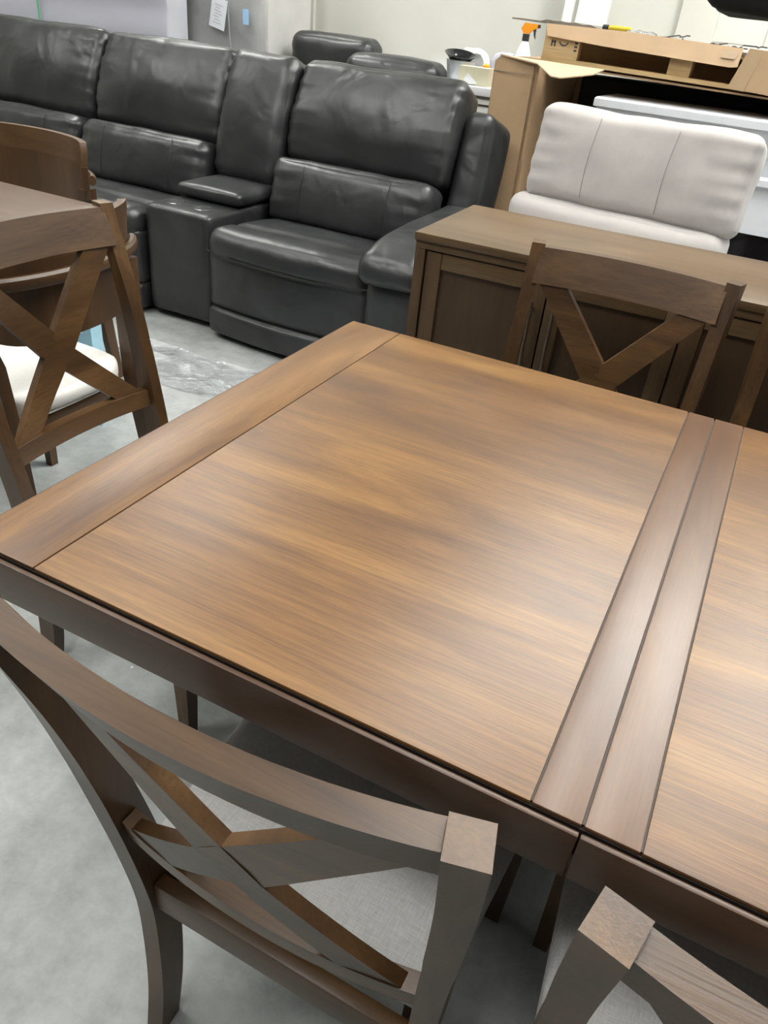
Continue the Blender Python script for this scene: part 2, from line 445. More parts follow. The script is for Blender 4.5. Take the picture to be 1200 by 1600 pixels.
w.node_tree.nodes['Background'].inputs[0].default_value = (0.96, 0.98, 0.97, 1)
w.node_tree.nodes['Background'].inputs[1].default_value = 0.13

# ------------------------------------------------------------------ dining table
TX0, TX1, TY0, TY1, TZ = -0.815, 0.863, 0.505, 1.572, 0.76
t = thing('dining_table', 'large dining table with walnut-brown veneered plank top, nearest in view', 'table', (0.024, 1.0385, 0))
cx, cy = 0.024, 1.0385
def tb(x0, x1, y0, y1, z0, z1, bev=0.0): return B(x0-cx, x1-cx, y0-cy, y1-cy, z0, z1, bev=bev)
g = 0.0011
link('tabletop_panel', tb(-0.690+g, -0.028-g, TY0, TY1, 0.7545, TZ, 0.0012), M['top_x'], t)
link('tabletop_panel', tb(0.080+g, 0.735-g, TY0, TY1, 0.7545, TZ, 0.0012), M['top_x'], t)
link('end_board', tb(TX0, -0.690-g, TY0, TY1, 0.7545, TZ, 0.0018), M['top_y'], t)
link('end_board', tb(0.735+g, TX1, TY0, TY1, 0.7545, TZ, 0.0018), M['top_y'], t)
link('centre_strip', tb(-0.028+g, 0.024-g*1.3, TY0, TY1, 0.7545, TZ, 0.0012), M['strip'], t)
link('centre_strip', tb(0.024+g*1.3, 0.080-g, TY0, TY1, 0.7545, TZ, 0.0012), M['strip'], t)
link('underframe', tb(TX0-0.001, TX1+0.001, TY0-0.001, TY1+0.001, 0.715, 0.7546), M['gap'], t)
link('seam_core', tb(TX0+0.01, TX1-0.01, TY0+0.003, TY1-0.003, 0.7547, 0.7578), M['seamwood'], t)
for s0, s1 in ((TX0-0.009, 0.0233), (0.0247, TX1+0.009)):
    link('apron', tb(s0, s1, TY0-0.011, TY0-0.0035, 0.688, 0.7545, 0.0026), M['edge_x'], t)
    link('apron', tb(s0, s1, TY1+0.0015, TY1+0.008, 0.688, 0.7545, 0.0026), M['edge_x'], t)
for a, b in ((TX0-0.009, TX0-0.0025), (TX1+0.0025, TX1+0.009)):
    link('apron', tb(a, b, TY0-0.003, TY1+0.001, 0.688, 0.7545, 0.0026), M['edge_y'], t)
for px in (-0.30, 0.35):
    link('pedestal', tb(px-0.05, px+0.05, 0.99, 1.09, 0.08, 0.6895, 0.006), M['edge_y'], t)
    link('foot', tb(px-0.045, px+0.045, 0.80, 1.28, 0.0, 0.08, 0.008), M['edge_y'], t)
    link('top_bearer', tb(px-0.04, px+0.04, 0.62, 1.46, 0.69, 0.7145, 0.004), M['edge_y'], t)
link('stretcher', tb(-0.25, 0.30, 1.01, 1.07, 0.14, 0.22, 0.004), M['edge_x'], t)

# ------------------------------------------------------------------ X-back dining chairs
# local frame: origin on the floor between the back posts, sitter faces +y
def postprof(z):
    T = [(0, -0.004, 0.040), (0.10, 0.009, 0.058), (0.22, 0.014, 0.066), (0.34, 0.012, 0.064), (0.46, -0.003, 0.050), (0.58, -0.023, 0.026), (0.70, -0.046, -0.003), (0.80, -0.070, -0.029), (0.90, -0.100, -0.061), (0.975, -0.123, -0.086)]
    n = len(T)
    for i in range(n-1):
        a, b = T[i], T[i+1]
        if a[0] <= z <= b[0]:
            h = b[0]-a[0]; k = (z-a[0])/h; o = []
            for c in (1, 2):
                p, q = T[max(0, i-1)], T[min(n-1, i+2)]
                m0 = (b[c]-p[c])/(b[0]-p[0]); m1 = (q[c]-a[c])/(q[0]-a[0])
                o.append((2*k**3-3*k*k+1)*a[c]+(k**3-2*k*k+k)*h*m0+(-2*k**3+3*k*k)*b[c]+(k**3-k*k)*h*m1)
            return o[0], o[1]
    return T[-1][1], T[-1][2]
def backy(x, z, bow):  # centre plane of the curved back
    a, b = postprof(min(max(z, 0), 0.975))
    return (a+b)/2 - bow*(1-(x/0.205)**2)
def ribbon(path, th, bow, n=10):
    """flat bar following the curved back along path = [(x, z, half width), ...]"""
    bm = new(); secs = []
    for (xa, za, ha), (xb, zb, hb) in zip(path, path[1:]):
        for i in range(n+1):
            if secs and i == 0: continue
            k = i/n; x = xa+(xb-xa)*k; z = za+(zb-za)*k; h = ha+(hb-ha)*k
            secs.append([(x+sx*h, backy(x+sx*h, z, bow)+sy*th/2+0.0098*max(0, min(1, (z-0.70)/0.19)), z) for sx, sy in ((-1, -1), (1, -1), (1, 1), (-1, 1))])
    sweep(bm, secs)
    es = [e for e in bm.edges if len(e.link_faces) == 2 and e.calc_face_angle(0) > 0.8]
    bmesh.ops.bevel(bm, geom=es, offset=0.0025, segments=2, affect='EDGES')
    return bm
def make_chair(label):
    t = thing('dining_chair', label, 'chair', group='cross-back dining chairs')
    for s in (-1, 1):
        bm = new(); secs = []
        for i in range(41):
            z = 0.975*i/40
            a, b = postprof(z)
            xc = s*(0.201+0.018*max(0, (z-0.35)/0.625))
            hw = 0.0145
            tz = z; tw = s*math.radians(14)*max(0, min(1, (z-0.62)/0.25)); ca, sa = math.cos(tw), math.sin(tw); ym = (a+b)/2; hd2 = (b-a)/2*0.94
            if z > 0.7: hw = 0.0155
            secs.append([(xc+u*hw*ca-v*hd2*sa, ym+u*hw*sa+v*hd2*ca, tz) for u, v in ((-1, -1), (1, -1), (1, 1), (-1, 1))])
        sweep(bm, secs)
        es = [e for e in bm.edges if len(e.link_faces) == 2 and e.calc_face_angle(0) > 0.8]
        bmesh.ops.bevel(bm, geom=es, offset=0.003, segments=2, affect='EDGES')
        link('back_post', bm, M['chair_z'], t)
    bow = 0.029
    # top rail
    bm = new(); secs = []
    for i in range(21):
        x = -0.2055+0.411*i/20
        s = []
        for z, sg in ((0.893, -1), (0.968, -1), (0.968, 1), (0.893, 1)):
            s.append((x, backy(x, z, bow)+sg*0.0135+(0.968-z)*0.13, z))
        secs.append(s)
    sweep(bm, secs)
    es = [e for e in bm.edges if len(e.link_faces) == 2 and e.calc_face_angle(0) > 0.8]
    bmesh.ops.bevel(bm, geom=es, offset=0.003, segments=2, affect='EDGES')
    link('top_rail', bm, M['chair_x'], t)
    # lower curved rail
    bm = new(); secs = []
    for i in range(21):
        x = -0.191+0.382*i/20
        s = []
        for z, sg in ((0.528, -1), (0.566, -1), (0.566, 1), (0.528, 1)):
            s.append((x, backy(x, z, 0.022)+sg*0.012, z))
        secs.append(s)
    sweep(bm, secs)
    es = [e for e in bm.edges if len(e.link_faces) == 2 and e.calc_face_angle(0) > 0.8]
    bmesh.ops.bevel(bm, geom=es, offset=0.003, segments=2, affect='EDGES')
    link('lower_rail', bm, M['chair_x'], t)
    d = 0.024
    P0, P1, P2, P3 = (-0.160, 0.896, 0.031), (0.0, 0.702, 0.040), (0.152, 0.556, 0.034), (0.160, 0.896, 0.031)
    link('cross_brace', ribbon([P0, P1, P2], 0.0175, 0.027), M['chair_x'], t)
    link('cross_brace', ribbon([P3, P1], 0.0165, 0.027), M['chair_x'], t)
    link('cross_brace', ribbon([P1, (-0.152, 0.556, 0.034)], 0.0165, 0.027), M['chair_x'], t)
    # seat
    def taper(q):
        k = (q.y+0.215)/0.43
        q.x *= 0.90+0.13*k
        if q.z > 0: q.z -= 0.008*abs(q.x/0.22)**3
        return q
    link('seat_cushion', cushion(new(), (0, 0.262, 0.437), (0.462, 0.44, 0.070), 0.022, (0, 0, 0.010), fn=taper, nz=0.001), M['linen'], t)
    link('seat_rail', B(-0.188, 0.188, 0.020, 0.042, 0.335, 0.392, bev=0.004), M['chair_x'], t)
    link('seat_rail', B(-0.19, 0.19, 0.440, 0.462, 0.345, 0.405, bev=0.003), M['chair_x'], t)
    for s in (-1, 1):
        bm = new()
        poly(bm, [(s*0.19, 0.05, 0.345), (s*0.212, 0.445, 0.345), (s*0.212, 0.445, 0.405), (s*0.19, 0.05, 0.405)], (-s*0.02, 0, 0), 0)
        link('side_rail', bm, M['chair_x'], t)
        bm = new()
        secs = []
        for z, h in ((0, 0.013), (0.2, 0.018), (0.405, 0.021)):
            x, y = s*0.212, 0.45
            secs.append([(x-h, y-h, z), (x+h, y-h, z), (x+h, y+h, z), (x-h, y+h, z)])
        sweep(bm, secs)
        link('front_leg', bm, M['chair_z'], t)
    return t
ch = make_chair('dark wood cross-back chair with grey linen seat, nearest the camera at the lower left')
ch.location = (-0.2615, 0.390, 0)
copy_tree(ch, (0.266, 0.388, 0), math.radians(1.0), 'dark wood cross-back chair cut off by the lower right corner of the photo')
copy_tree(ch, (-0.2445, 1.690, 0), PI, 'dark wood cross-back chair facing us across the big table, in front of the sideboard')
copy_tree(ch, (0.285, 1.700, 0), PI, 'dark wood cross-back chair at the right edge, only its left post showing')
copy_tree(ch, (-1.232, 1.10, 0), -PI/2-math.radians(1.5), 'dark wood cross-back chair at the left end of the big walnut table')

# ------------------------------------------------------------------ sideboard
t = thing('sideboard', 'long brown wooden sideboard with panelled doors behind the big table', 'sideboard', (-0.842, 1.942, 0), math.radians(1.6))
BW, BD, BH = 1.46, 0.47, 0.900
link('worktop', B(0, BW, 0, BD, BH-0.022, BH, bev=0.005), M['buf_x'], t)
link('frieze', B(0.004, BW-0.004, 0.006, 0.03, BH-0.042, BH-0.022, bev=0.002), M['buf_x'], t)
bm = B(0.004, 0.034, 0.006, 0.04, 0, BH-0.042, bev=0.003); link('corner_post', bm, M['buf_z'], t)
link('corner_post', B(BW-0.034, BW-0.004, 0.006, 0.04, 0, BH-0.042, bev=0.003), M['buf_z'], t)
link('corner_post', B(0.004, 0.034, BD-0.04, BD-0.006, 0, BH-0.022, bev=0.003), M['buf_z'], t)
link('corner_post', B(BW-0.034, BW-0.004, BD-0.04, BD-0.006, 0, BH-0.022, bev=0.003), M['buf_z'], t)
link('carcass', B(0.010, BW-0.010, 0.032, BD-0.008, 0.09, BH-0.022), M['buf_p'], t)
dw = (BW-0.034*2-0.004)/4
for k in range(4):
    x0 = 0.036+dw*k+0.002; x1 = x0+dw-0.004
    z0, z1 = 0.10, BH-0.045
    d = link('door', B(x0+0.044, x1-0.044, 0.021, 0.030, z0+0.046, z1-0.044), M['buf_p'], t)
    for a, b in ((x0, x0+0.044), (x1-0.044, x1)):
        link('door_stile', B(a, b, 0.010, 0.032, z0, z1, bev=0.003), M['buf_z'], d)
    for a, b in ((z0, z0+0.046), (z1-0.044, z1)):
        link('door_rail', B(x0+0.0445, x1-0.0445, 0.011, 0.032, a, b, bev=0.003), M['buf_x'], d)
    hx = x1-0.028 if k % 2 == 0 else x0+0.028
    bm = new(); tube(bm, [(hx, -0.012, 0.60), (hx, -0.012, 0.79)], 0.005, 8)
    tube(bm, [(hx, -0.012, 0.62), (hx, 0.012, 0.62)], 0.004, 6); tube(bm, [(hx, -0.012, 0.77), (hx, 0.012, 0.77)], 0.004, 6)
    link('door_handle', bm, M['bronze'], d)

# ------------------------------------------------------------------ charcoal leather sofa
SO = Vector((-2.8, 3.3, 0))
t = thing('reclining_sofa', 'long charcoal leather reclining sofa with a cup-holder console', 'sofa', SO)
def sl(name, bm, m=None, parent=None):
    for v in bm.verts: v.co -= SO
    return link(name, bm, m or M['leather'], parent if parent is not None else t, sharp=60)
def tilt(ang, zc=0):
    ca, sa = math.cos(ang), math.sin(ang)
    def f(q): return Vector((q.x, q.y*ca+q.z*sa, -q.y*sa+q.z*ca))
    return f
def seam(pts, parent, r=0.0022):
    bm = new(); tube(bm, pts, r, 6)
    return sl('seam', bm, M['seam'], parent)
def seat_unit(x0, x1, sd, last=False):
    xc, w = (x0+x1)/2, x1-x0
    # head cushion
    def fh(q):
        k = q.z/0.42+0.5
        q.y += -0.030*math.sin(PI*min(1, max(0, k)))*(1-(q.x/(w/2))**2*0.6)
        if k < 0.25: q.y += 0.02*(0.25-k)/0.25
        return tilt(math.radians(24))(q)
    sl('head_cushion', cushion(new(), (xc, 3.625, 0.905), (w+0.012, 0.23, 0.47), 0.055, (0.0, 0.015, 0.006), n=28, fn=fh, nz=0.007, nf=5, seed=sd, pinch=0.010))
    def fl(q):
        return tilt(math.radians(14))(q)
    lum = sl('lumbar_cushion', cushion(new(), (xc, 3.415, 0.585), (w+0.0, 0.20, 0.30), 0.055, (0.0, 0.035, 0.006), n=26, fn=fl, nz=0.006, nf=7, seed=sd+4, pinch=0.008))
    for sx in (-0.27, 0.27):
        pts = []
        for k in range(13):
            zz = -0.125+0.25*k/12
            q = Vector((sx*w, -0.100-0.035*max(0, 1-(zz/0.15)**2)**0.8*max(0, 1-(sx*2)**2)**0.8-0.002, zz))
            pts.append(fl(q)+Vector((xc, 3.415, 0.585)))
        seam(pts, lum, 0.0016)
    # seat cushion, waterfall front
    def fs(q):
        q.y -= 0.045*(1-(q.x/(w/2))**2)*(1 if q.y < 0 else 0)*min(1, -q.y/0.3 if q.y < 0 else 0)
        if q.z > 0:
            q.z -= 0.045*(q.y+0.3)/0.6 if q.y > -0.3 else 0
            q.z -= 0.012*math.exp(-((abs(q.x)-w*0.27)/0.012)**2)*0.5
            q.z -= 0.016*math.exp(-((q.y+0.115)/0.02)**2)
        return q
    st = sl('seat_cushion', cushion(new(), (xc, 3.10, 0.432), (w-0.008, 0.58, 0.155), 0.070, (0, 0.0, 0.012), n=34, fn=fs, nz=0.004, nf=5, seed=sd+9))
    # front apron panel and pull-out footrest
    def fa(q):
        q.y -= 0.040*(1-(q.x/(w/2))**2)
        return q
    sl('front_panel', cushion(new(), (xc, 2.965, 0.275), (w-0.01, 0.27, 0.265), 0.035, (0, 0.012, 0), n=16, fn=fa, nz=0.002, seed=sd+2))
    sl('footrest_panel', cushion(new(), (xc, 2.955, 0.086), (w-0.012, 0.28, 0.132), 0.030, (0, 0.010, 0), n=16, fn=fa, nz=0.0015, seed=sd+5))
    pts = [(xc-w/2+0.01+(w-0.02)*i/16, 2.822-0.053*(1-(2*i/16-1)**2)-0.004, 0.405-0.012*(1-(2*i/16-1)**2)) for i in range(17)]
    seam(pts, st, 0.0035)
    return st
for i, (a, b) in enumerate(((-5.35, -4.435), (-4.42, -3.49), (-3.475, -2.64), (-2.245, -1.395))):
    seat_unit(a, b, i*1.7+1)
# console
con = sl('console', cushion(new(), (-2.445, 3.13, 0.280), (0.375, 0.52, 0.50), 0.028, (0, 0, 0), n=16, nz=0.001))
sl('console_lid', cushion(new(), (-2.435, 3.27, 0.567), (0.375, 0.36, 0.060), 0.026, (0, 0, 0.008), n=16, nz=0.001), None, con)
for x, y in ((-2.545, 2.995), (-2.385, 2.990)):
    bm = new(); lathe(bm, [(0.042, 0.0), (0.044, 0.003), (0.041, 0.004), (0.040, 0.001), (0.039, -0.004)], (x, y, 0.527), 28)
    cup = sl('cup_holder', bm, M['metal'], con)
    bm = new(); lathe(bm, [(0.0395, 0.0010), (0.0395, 0.0028)], (x, y, 0.527), 24)
    sl('cup_well', bm, M['black'], cup)
# console back wedge
def fw(q):
    k = q.z/0.55+0.5
    q.y += -0.02*math.sin(PI*min(1, max(0, k)))
    return tilt(math.radians(20))(q)
sl('wedge_back', cushion(new(), (-2.445, 3.585, 0.845), (0.392, 0.24, 0.60), 0.06, (0, 0.02, 0), n=26, fn=fw, nz=0.006, seed=21, pinch=0.010))
# arm
def far(q):
    q.z += 0.015*(q.y/0.45)
    if q.y < -0.22: q.z -= 0.045*((-q.y-0.22)/0.24)**2
    return q
arm = sl('arm', cushion(new(), (-1.262, 3.17, 0.255), (0.255, 0.86, 0.47), 0.055, (0.01, 0.01, 0), n=18, nz=0.003, seed=31))
sl('arm_pad', cushion(new(), (-1.272, 3.16, 0.572), (0.285, 0.94, 0.120), 0.058, (0, 0, 0.02), n=22, fn=far, nz=0.004, seed=33), None, arm)
# back frame, side wing, plinth
sl('back_frame', cushion(new(), (-3.34, 3.83, 0.52), (4.03, 0.20, 0.86), 0.05, n=10, nz=0.0))
def fwg(q): return tilt(math.radians(16))(q)
sl('wing', cushion(new(), (-1.315, 3.69, 0.685), (0.14, 0.34, 0.66), 0.05, (0.01, 0, 0), n=16, fn=fwg, nz=0.003, seed=41))
bm = new(); box(bm, -5.3, -1.16, 2.95, 3.85, 0.0, 0.05)
sl('base', bm, M['seam'])

# ------------------------------------------------------------------ charcoal recliners behind
def recliner(label, xc, y, top, w):
    t = thing('recliner', label, 'armchair', (xc, y, 0), 0, 'charcoal recliners behind the sofa')
    L_ = M['leather']
    link('head_cushion', cushion(new(), (0, 0, top-0.17), (w, 0.24, 0.34), 0.07, (0.01, 0.02, 0.01), n=22, nz=0.006, seed=xc, pinch=0.006), L_, t, sharp=60)
    link('lumbar_cushion', cushion(new(), (0, 0.05, top-0.46), (w, 0.24, 0.28), 0.07, (0, 0.02, 0), n=14, nz=0.004), L_, t, sharp=60)
    link('seat_cushion', cushion(new(), (0, 0.22, 0.42), (w-0.10, 0.30, 0.18), 0.06, (0, 0, 0.01), n=12, nz=0.003), L_, t, sharp=60)
    link('base', cushion(new(), (0, 0.13, 0.18), (w-0.02, 0.48, 0.36), 0.04, n=8, nz=0.0), L_, t, sharp=60)
    for s in (-1, 1):
        link('arm', cushion(new(), (s*(w/2-0.045), 0.13, 0.31), (0.09, 0.50, 0.62), 0.06, n=12, nz=0.003), L_, t, sharp=60)
    return t
recliner('charcoal leather recliner back standing farther off, left of the two behind the sofa', -3.075, 5.38, 1.20, 0.63)
recliner('charcoal leather recliner back standing closer, right of the two behind the sofa', -2.20, 4.55, 1.158, 0.58)

# ------------------------------------------------------------------ low-backed chairs and their table
def arc(a, ax=0.285, bowl=0.10):  # back outline in plan, a in -1..1
    return ax*math.sin(a*1.15)/math.sin(1.15), bowl*(1-math.cos(a*1.15))/(1-math.cos(1.15))
def make_low(label):
    t = thing('low_back_chair', label, 'chair', group='low curved-back chairs')
    # crest panel
    bm = new(); secs = []
    N = 30
    for i in range(N+1):
        a = -0.93+1.86*i/N
        x, y = arc(a); e = abs(a)/0.93
        zt = 0.905-0.03*max(0, (e-0.93)/0.07)**2
        nx, ny = math.sin(a*1.0), -math.cos(a*1.0)
        th = 0.011
        secs.append([(x+nx*th, y+ny*th, 0.829), (x+nx*th, y+ny*th-0.006, zt), (x-nx*th, y-ny*th-0.006, zt), (x-nx*th, y-ny*th, 0.829)])
    sweep(bm, secs)
    es = [e for e in bm.edges if len(e.link_faces) == 2 and e.calc_face_angle(0) > 0.8]
    bmesh.ops.bevel(bm, geom=es, offset=0.003, segments=2, affect='EDGES')
    link('crest_panel', bm, M['bar_x'], t)
    # rounded rim bar
    bm = new(); secs = []
    for i in range(N+1):
        a = -1+2*i/N; x, y = arc(a)
        nx, ny = math.sin(a*1.0), -math.cos(a*1.0)
        s = []
        for k in range(10):
            c_, s_ = math.cos(2*PI*k/10), math.sin(2*PI*k/10)
            s.append((x+nx*(0.022+0.014*c_), y+ny*(0.022+0.014*c_), 0.790+0.017*s_))
        secs.append(s)
    sweep(bm, secs); link('back_rim', bm, M['bar_x'], t)
    # lower shell
    bm = new(); secs = []
    for i in range(N+1):
        a = -0.96+1.92*i/N; x, y = arc(a); e = abs(a)
        nx, ny = math.sin(a*1.0), -math.cos(a*1.0); th = 0.011
        zb = 0.635+0.09*max(0, (e-0.35)/0.61)**2
        secs.append([(x+nx*th, y+ny*th, zb), (x+nx*th, y+ny*th, 0.829), (x-nx*th, y-ny*th, 0.829), (x-nx*th, y-ny*th, zb)])
    sweep(bm, secs); link('back_shell', bm, M['bar_z'], t)
    for s in (-1, 1):
        bm = new(); secs = []
        for z, x, y, hx, hy in ((0, 0.235, -0.005, 0.014, 0.018), (0.42, 0.222, 0.045, 0.017, 0.028), (0.60, 0.232, 0.055, 0.017, 0.034), (0.755, 0.262, 0.075, 0.016, 0.026)):
            secs.append([(s*x-hx, y-hy, z), (s*x+hx, y-hy, z), (s*x+hx, y+hy, z), (s*x-hx, y+hy, z)])
        sweep(bm, secs); link('back_leg', bm, M['bar_z'], t)
        bm = new(); secs = []
        for z, h in ((0, 0.013), (0.41, 0.02)):
            secs.append([(s*0.2-h, 0.43-h, z), (s*0.2+h, 0.43-h, z), (s*0.2+h, 0.43+h, z), (s*0.2-h, 0.43+h, z)])
        sweep(bm, secs); link('front_leg', bm, M['bar_z'], t)
    c = link('seat_cushion', cushion(new(), (0, 0.25, 0.462), (0.40, 0.45, 0.06), 0.024, (0.0, 0.012, 0.012), n=16, nz=0.001,
             fn=lambda q: Vector((q.x*(1-0.10*(abs(q.y)/0.225)**4), q.y*(1-0.16*(abs(q.x)/0.20)**4), q.z))), M['cream'], t)
    ring = []
    for i in range(41):
        a = 2*PI*i/40; cx_, sy_ = math.cos(a), math.sin(a)
        e = 2/5.0
        ring.append((0.191*math.copysign(abs(cx_)**e, cx_), 0.25+0.220*math.copysign(abs(sy_)**e, sy_), 0.436))
    bm = new(); tube(bm, ring, 0.004, 6); link('piping', bm, M['cream'], c)
    bm = new()
    box(bm, -0.18, 0.18, 0.035, 0.45, 0.385, 0.434, bev=0.02, seg=3)
    link('seat_frame', bm, M['bar_x'], t)
    return t
lc = make_low('brown chair with curved low back and cream seat, back to back with the cross-back chair')
lc.location = (-1.475, 1.345, 0); lc.rotation_euler = (0, 0, PI/2)
copy_tree(lc, (-2.46, 2.195, 0), PI, 'brown chair with curved low back, beyond the left table, before the sofa')

t = thing('low_table', 'greyish brown table top at the left edge, in front of the sofa', 'table', (-2.75, 1.40, 0))
bm = B(-0.85, 0.80, -0.56, 0.555, 0.73, 0.76)
es = [e for e in bm.edges if abs(e.verts[0].co.z-e.verts[1].co.z) > 0.01]
bmesh.ops.bevel(bm, geom=es, offset=0.05, segments=6, affect='EDGES')
link('tabletop', bm, M['ltab'], t)
link('pedestal', B(-0.09, 0.09, -0.09, 0.09, 0.05, 0.73, bev=0.01), M['bar_z'], t)
link('foot', B(-0.45, 0.30, -0.05, 0.05, 0.0, 0.05, bev=0.01), M['bar_x'], t)
link('foot', B(-0.05, 0.05, 0.055, 0.30, 0.0, 0.05, bev=0.01), M['bar_x'], t)
link('foot', B(-0.05, 0.05, -0.30, -0.055, 0.0, 0.05, bev=0.01), M['bar_x'], t)

# pale blue cartons under the left table
def bluebox(label, x, y, rz, sx, sy, sz):
    t = thing('blue_box', label, 'box', (x, y, 0), rz)
    link('carton', B(-sx/2, sx/2, -sy/2, sy/2, 0, sz, bev=0.002), M['bluebox'], t)
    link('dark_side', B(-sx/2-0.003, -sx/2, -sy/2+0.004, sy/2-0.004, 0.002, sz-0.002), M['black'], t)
    return t
b1 = bluebox('pale blue box with a white sticker, seen under the low-backed chair', -2.04, 1.86, math.radians(22), 0.12, 0.09, 0.44)
link('sticker', B(-0.020, 0.030, -0.0465, -0.045, 0.355, 0.415), M['paper'], b1)
bm = new()
for a, b in ((-0.040, -0.005), (0.003, 0.045)): box(bm, a, b, -0.0465, -0.045, 0.270, 0.282)
link('print', bm, M['ink'], b1)
bluebox('pale blue box seen through the left gap of the cross-back chair', -2.07, 1.58, math.radians(10), 0.13, 0.10, 0.36)

# plastic sheet on the floor
bm = new()
nx_, ny_ = 46, 26; vs = {}
for i in range(nx_+1):
    for j in range(ny_+1):
        x = -2.45+1.25*i/nx_; y = 2.25+0.34*j/ny_
        edge = 0.03*noise.noise((x*6, y*6, 1))
        z = 0.004+0.030*max(0, noise.noise((x*7, y*9, 0.3)))**1.2+0.010*abs(noise.noise((x*22, y*25, 2)))
        vs[i, j] = bm.verts.new((x+edge, y+edge, z))
for i in range(nx_):
    for j in range(ny_): bm.faces.new((vs[i, j], vs[i+1, j], vs[i+1, j+1], vs[i, j+1]))
tag(link('plastic_sheet', bm, M['film'], sharp=180), 'crumpled clear plastic sheet lying on the concrete in front of the sofa', 'plastic sheet')

# ------------------------------------------------------------------ beige suede seat, mantel, carton, pallet
t = thing('beige_recliner', 'pale beige suede recliner back standing behind the sideboard', 'armchair', (-0.555, 3.50, 0), math.radians(-9))
def fb(q): return tilt(math.radians(12))(q)
hd = link('head_cushion', cushion(new(), (0, 0, 0.935), (0.90, 0.20, 0.375), 0.055, (0.0, 0.02, 0.0), n=32, fn=fb, nz=0.009, nf=7, seed=3, pinch=0.008), M['suede_m'], t, sharp=60)
for sx in (-0.17, 0.15):
    pts = [Vector((sx, -0.118-0.028*math.cos(k/10*PI-PI/2), -0.155+0.30*k/10)) for k in range(11)]
    pts = [fb(p)+Vector((0, 0, 0.935)) for p in pts]
    bm = new(); tube(bm, pts, 0.0018, 5); link('seam', bm, M['sseam'], hd)
link('lumbar_cushion', cushion(new(), (-0.03, -0.05, 0.645), (0.93, 0.22, 0.27), 0.06, (0, 0.02, 0), n=18, nz=0.004, seed=6), M['suede_l'], t, sharp=60)
link('seat_cushion', cushion(new(), (-0.02, -0.28, 0.41), (0.93, 0.56, 0.20), 0.06, (0, 0, 0.01), n=14, nz=0.003), M['suede_l'], t, sharp=60)
link('base', cushion(new(), (-0.02, -0.10, 0.165), (0.90, 0.66, 0.31), 0.04, n=8, nz=0.0), M['suede_m'], t, sharp=60)

t = thing('fireplace_mantel', 'white moulded mantel cabinet with a black firebox behind the beige recliner', 'fireplace', (-0.86, 4.12, 0), math.radians(-1.0))
def mold(prof, x0, x1, name):
    """profile (overhang, z) run along the front with returned left end"""
    bm = new(); secs = []
    D = 0.34
    for o_, z in prof:
        secs.append([(x0-o_, 0-o_, z), (x1+o_, 0-o_, z), (x1+o_, D, z), (x0-o_, D, z)])
    sweep(bm, secs); return link(name, bm, M['white'], t, sharp=40)
mold([(0.070, 1.095), (0.080, 1.100), (0.080, 1.130), (0.074, 1.137)], 0.02, 1.42, 'top_slab')
mold([(0.016, 0.985), (0.018, 1.000), (0.030, 1.012), (0.034, 1.030), (0.046, 1.052), (0.062, 1.080), (0.066, 1.095)], 0.02, 1.42, 'crown_moulding')
mold([(0.010, 0.915), (0.012, 0.983)], 0.02, 1.42, 'frieze')
mold([(0.012, 0.865), (0.030, 0.875), (0.030, 0.900), (0.014, 0.914)], 0.02, 1.42, 'lower_moulding')
link('surround', B(0.02, 0.62, 0.0, 0.33, 0.06, 0.864), M['white'], t)
link('surround', B(1.20, 1.42, 0.0, 0.33, 0.06, 0.864), M['white'], t)
link('header', B(0.62, 1.20, 0.0, 0.33, 0.665, 0.864), M['white'], t)
link('firebox', B(0.622, 1.198, 0.02, 0.32, 0.10, 0.663), M['black'], t)
link('firebox_shelf', B(0.622, 1.198, 0.008, 0.02, 0.505, 0.513), M['dkplastic'], t)
link('plinth', B(0.0, 1.44, -0.02, 0.34, 0.0, 0.06), M['white'], t)

t = thing('white_cabinet', 'plain white cabinet side at the right edge, behind the sideboard', 'cabinet', (0.325, 2.98, 0))
link('carcass', B(-0.27, 0.30, -0.20, 0.24, 0.0, 1.00, bev=0.003), M['wpanel'], t)
link('door', B(-0.262, 0.292, -0.222, -0.202, 0.06, 0.99, bev=0.003), M['wpanel'], t)

# big open carton
t = thing('cardboard_carton', 'big brown open-fronted cardboard carton right of the leather sofa', 'box', (-1.20, 4.01, 0))
bm = new()
poly(bm, [(-0.02, -0.02, 0.30), (-0.02, -0.02, 1.235), (-0.185, -0.03, 1.252), (-0.205, -0.03, 1.235), (-0.215, -0.03, 0.30)], (0, 0.006, 0), 0)
link('front_flap', bm, M['card'], t)
link('fold_line', B(-0.207, -0.022, -0.0325, -0.0305, 1.188, 1.1905), M['dirt'], t)
link('side_wall', B(-0.012, 0.0, 0, 0.74, 0.0, 1.235), M['card'], t)
link('side_wall', B(-0.215, -0.207, -0.02, 0.74, 0.0, 1.232), M['card'], t)
link('back_wall', B(0.0, 1.75, 0.73, 0.742, 0.0, 1.195), M['card'], t)
link('side_wall', B(1.75, 1.762, 0, 0.742, 0.0, 1.195), M['card'], t)
link('top_wall', poly(new(), [(-0.215, 0.10, 1.237), (1.762, 0.10, 1.1955), (1.762, 0.10, 1.2035), (-0.215, 0.10, 1.245)], (0, 0.64, 0), 0), M['card'], t)
bm = new()
f0 = [(-0.20, 0.0, 1.250), (0.02, 0.0, 1.247), (0.30, 0.0, 1.243), (0.27, -0.06, 1.222), (0.14, -0.115, 1.195), (0.09, -0.11, 1.198), (0.0, -0.045, 1.236), (-0.19, -0.032, 1.254)]
a = [bm.verts.new(p) for p in f0]; b = [bm.verts.new((p[0], p[1], p[2]+0.005)) for p in f0]
bm.faces.new(a); bm.faces.new(list(reversed(b)))
for i in range(len(a)): bm.faces.new((a[i], b[i], b[(i+1) % len(a)], a[(i+1) % len(a)]))
link('torn_flap', bm, M['card_l'], t)

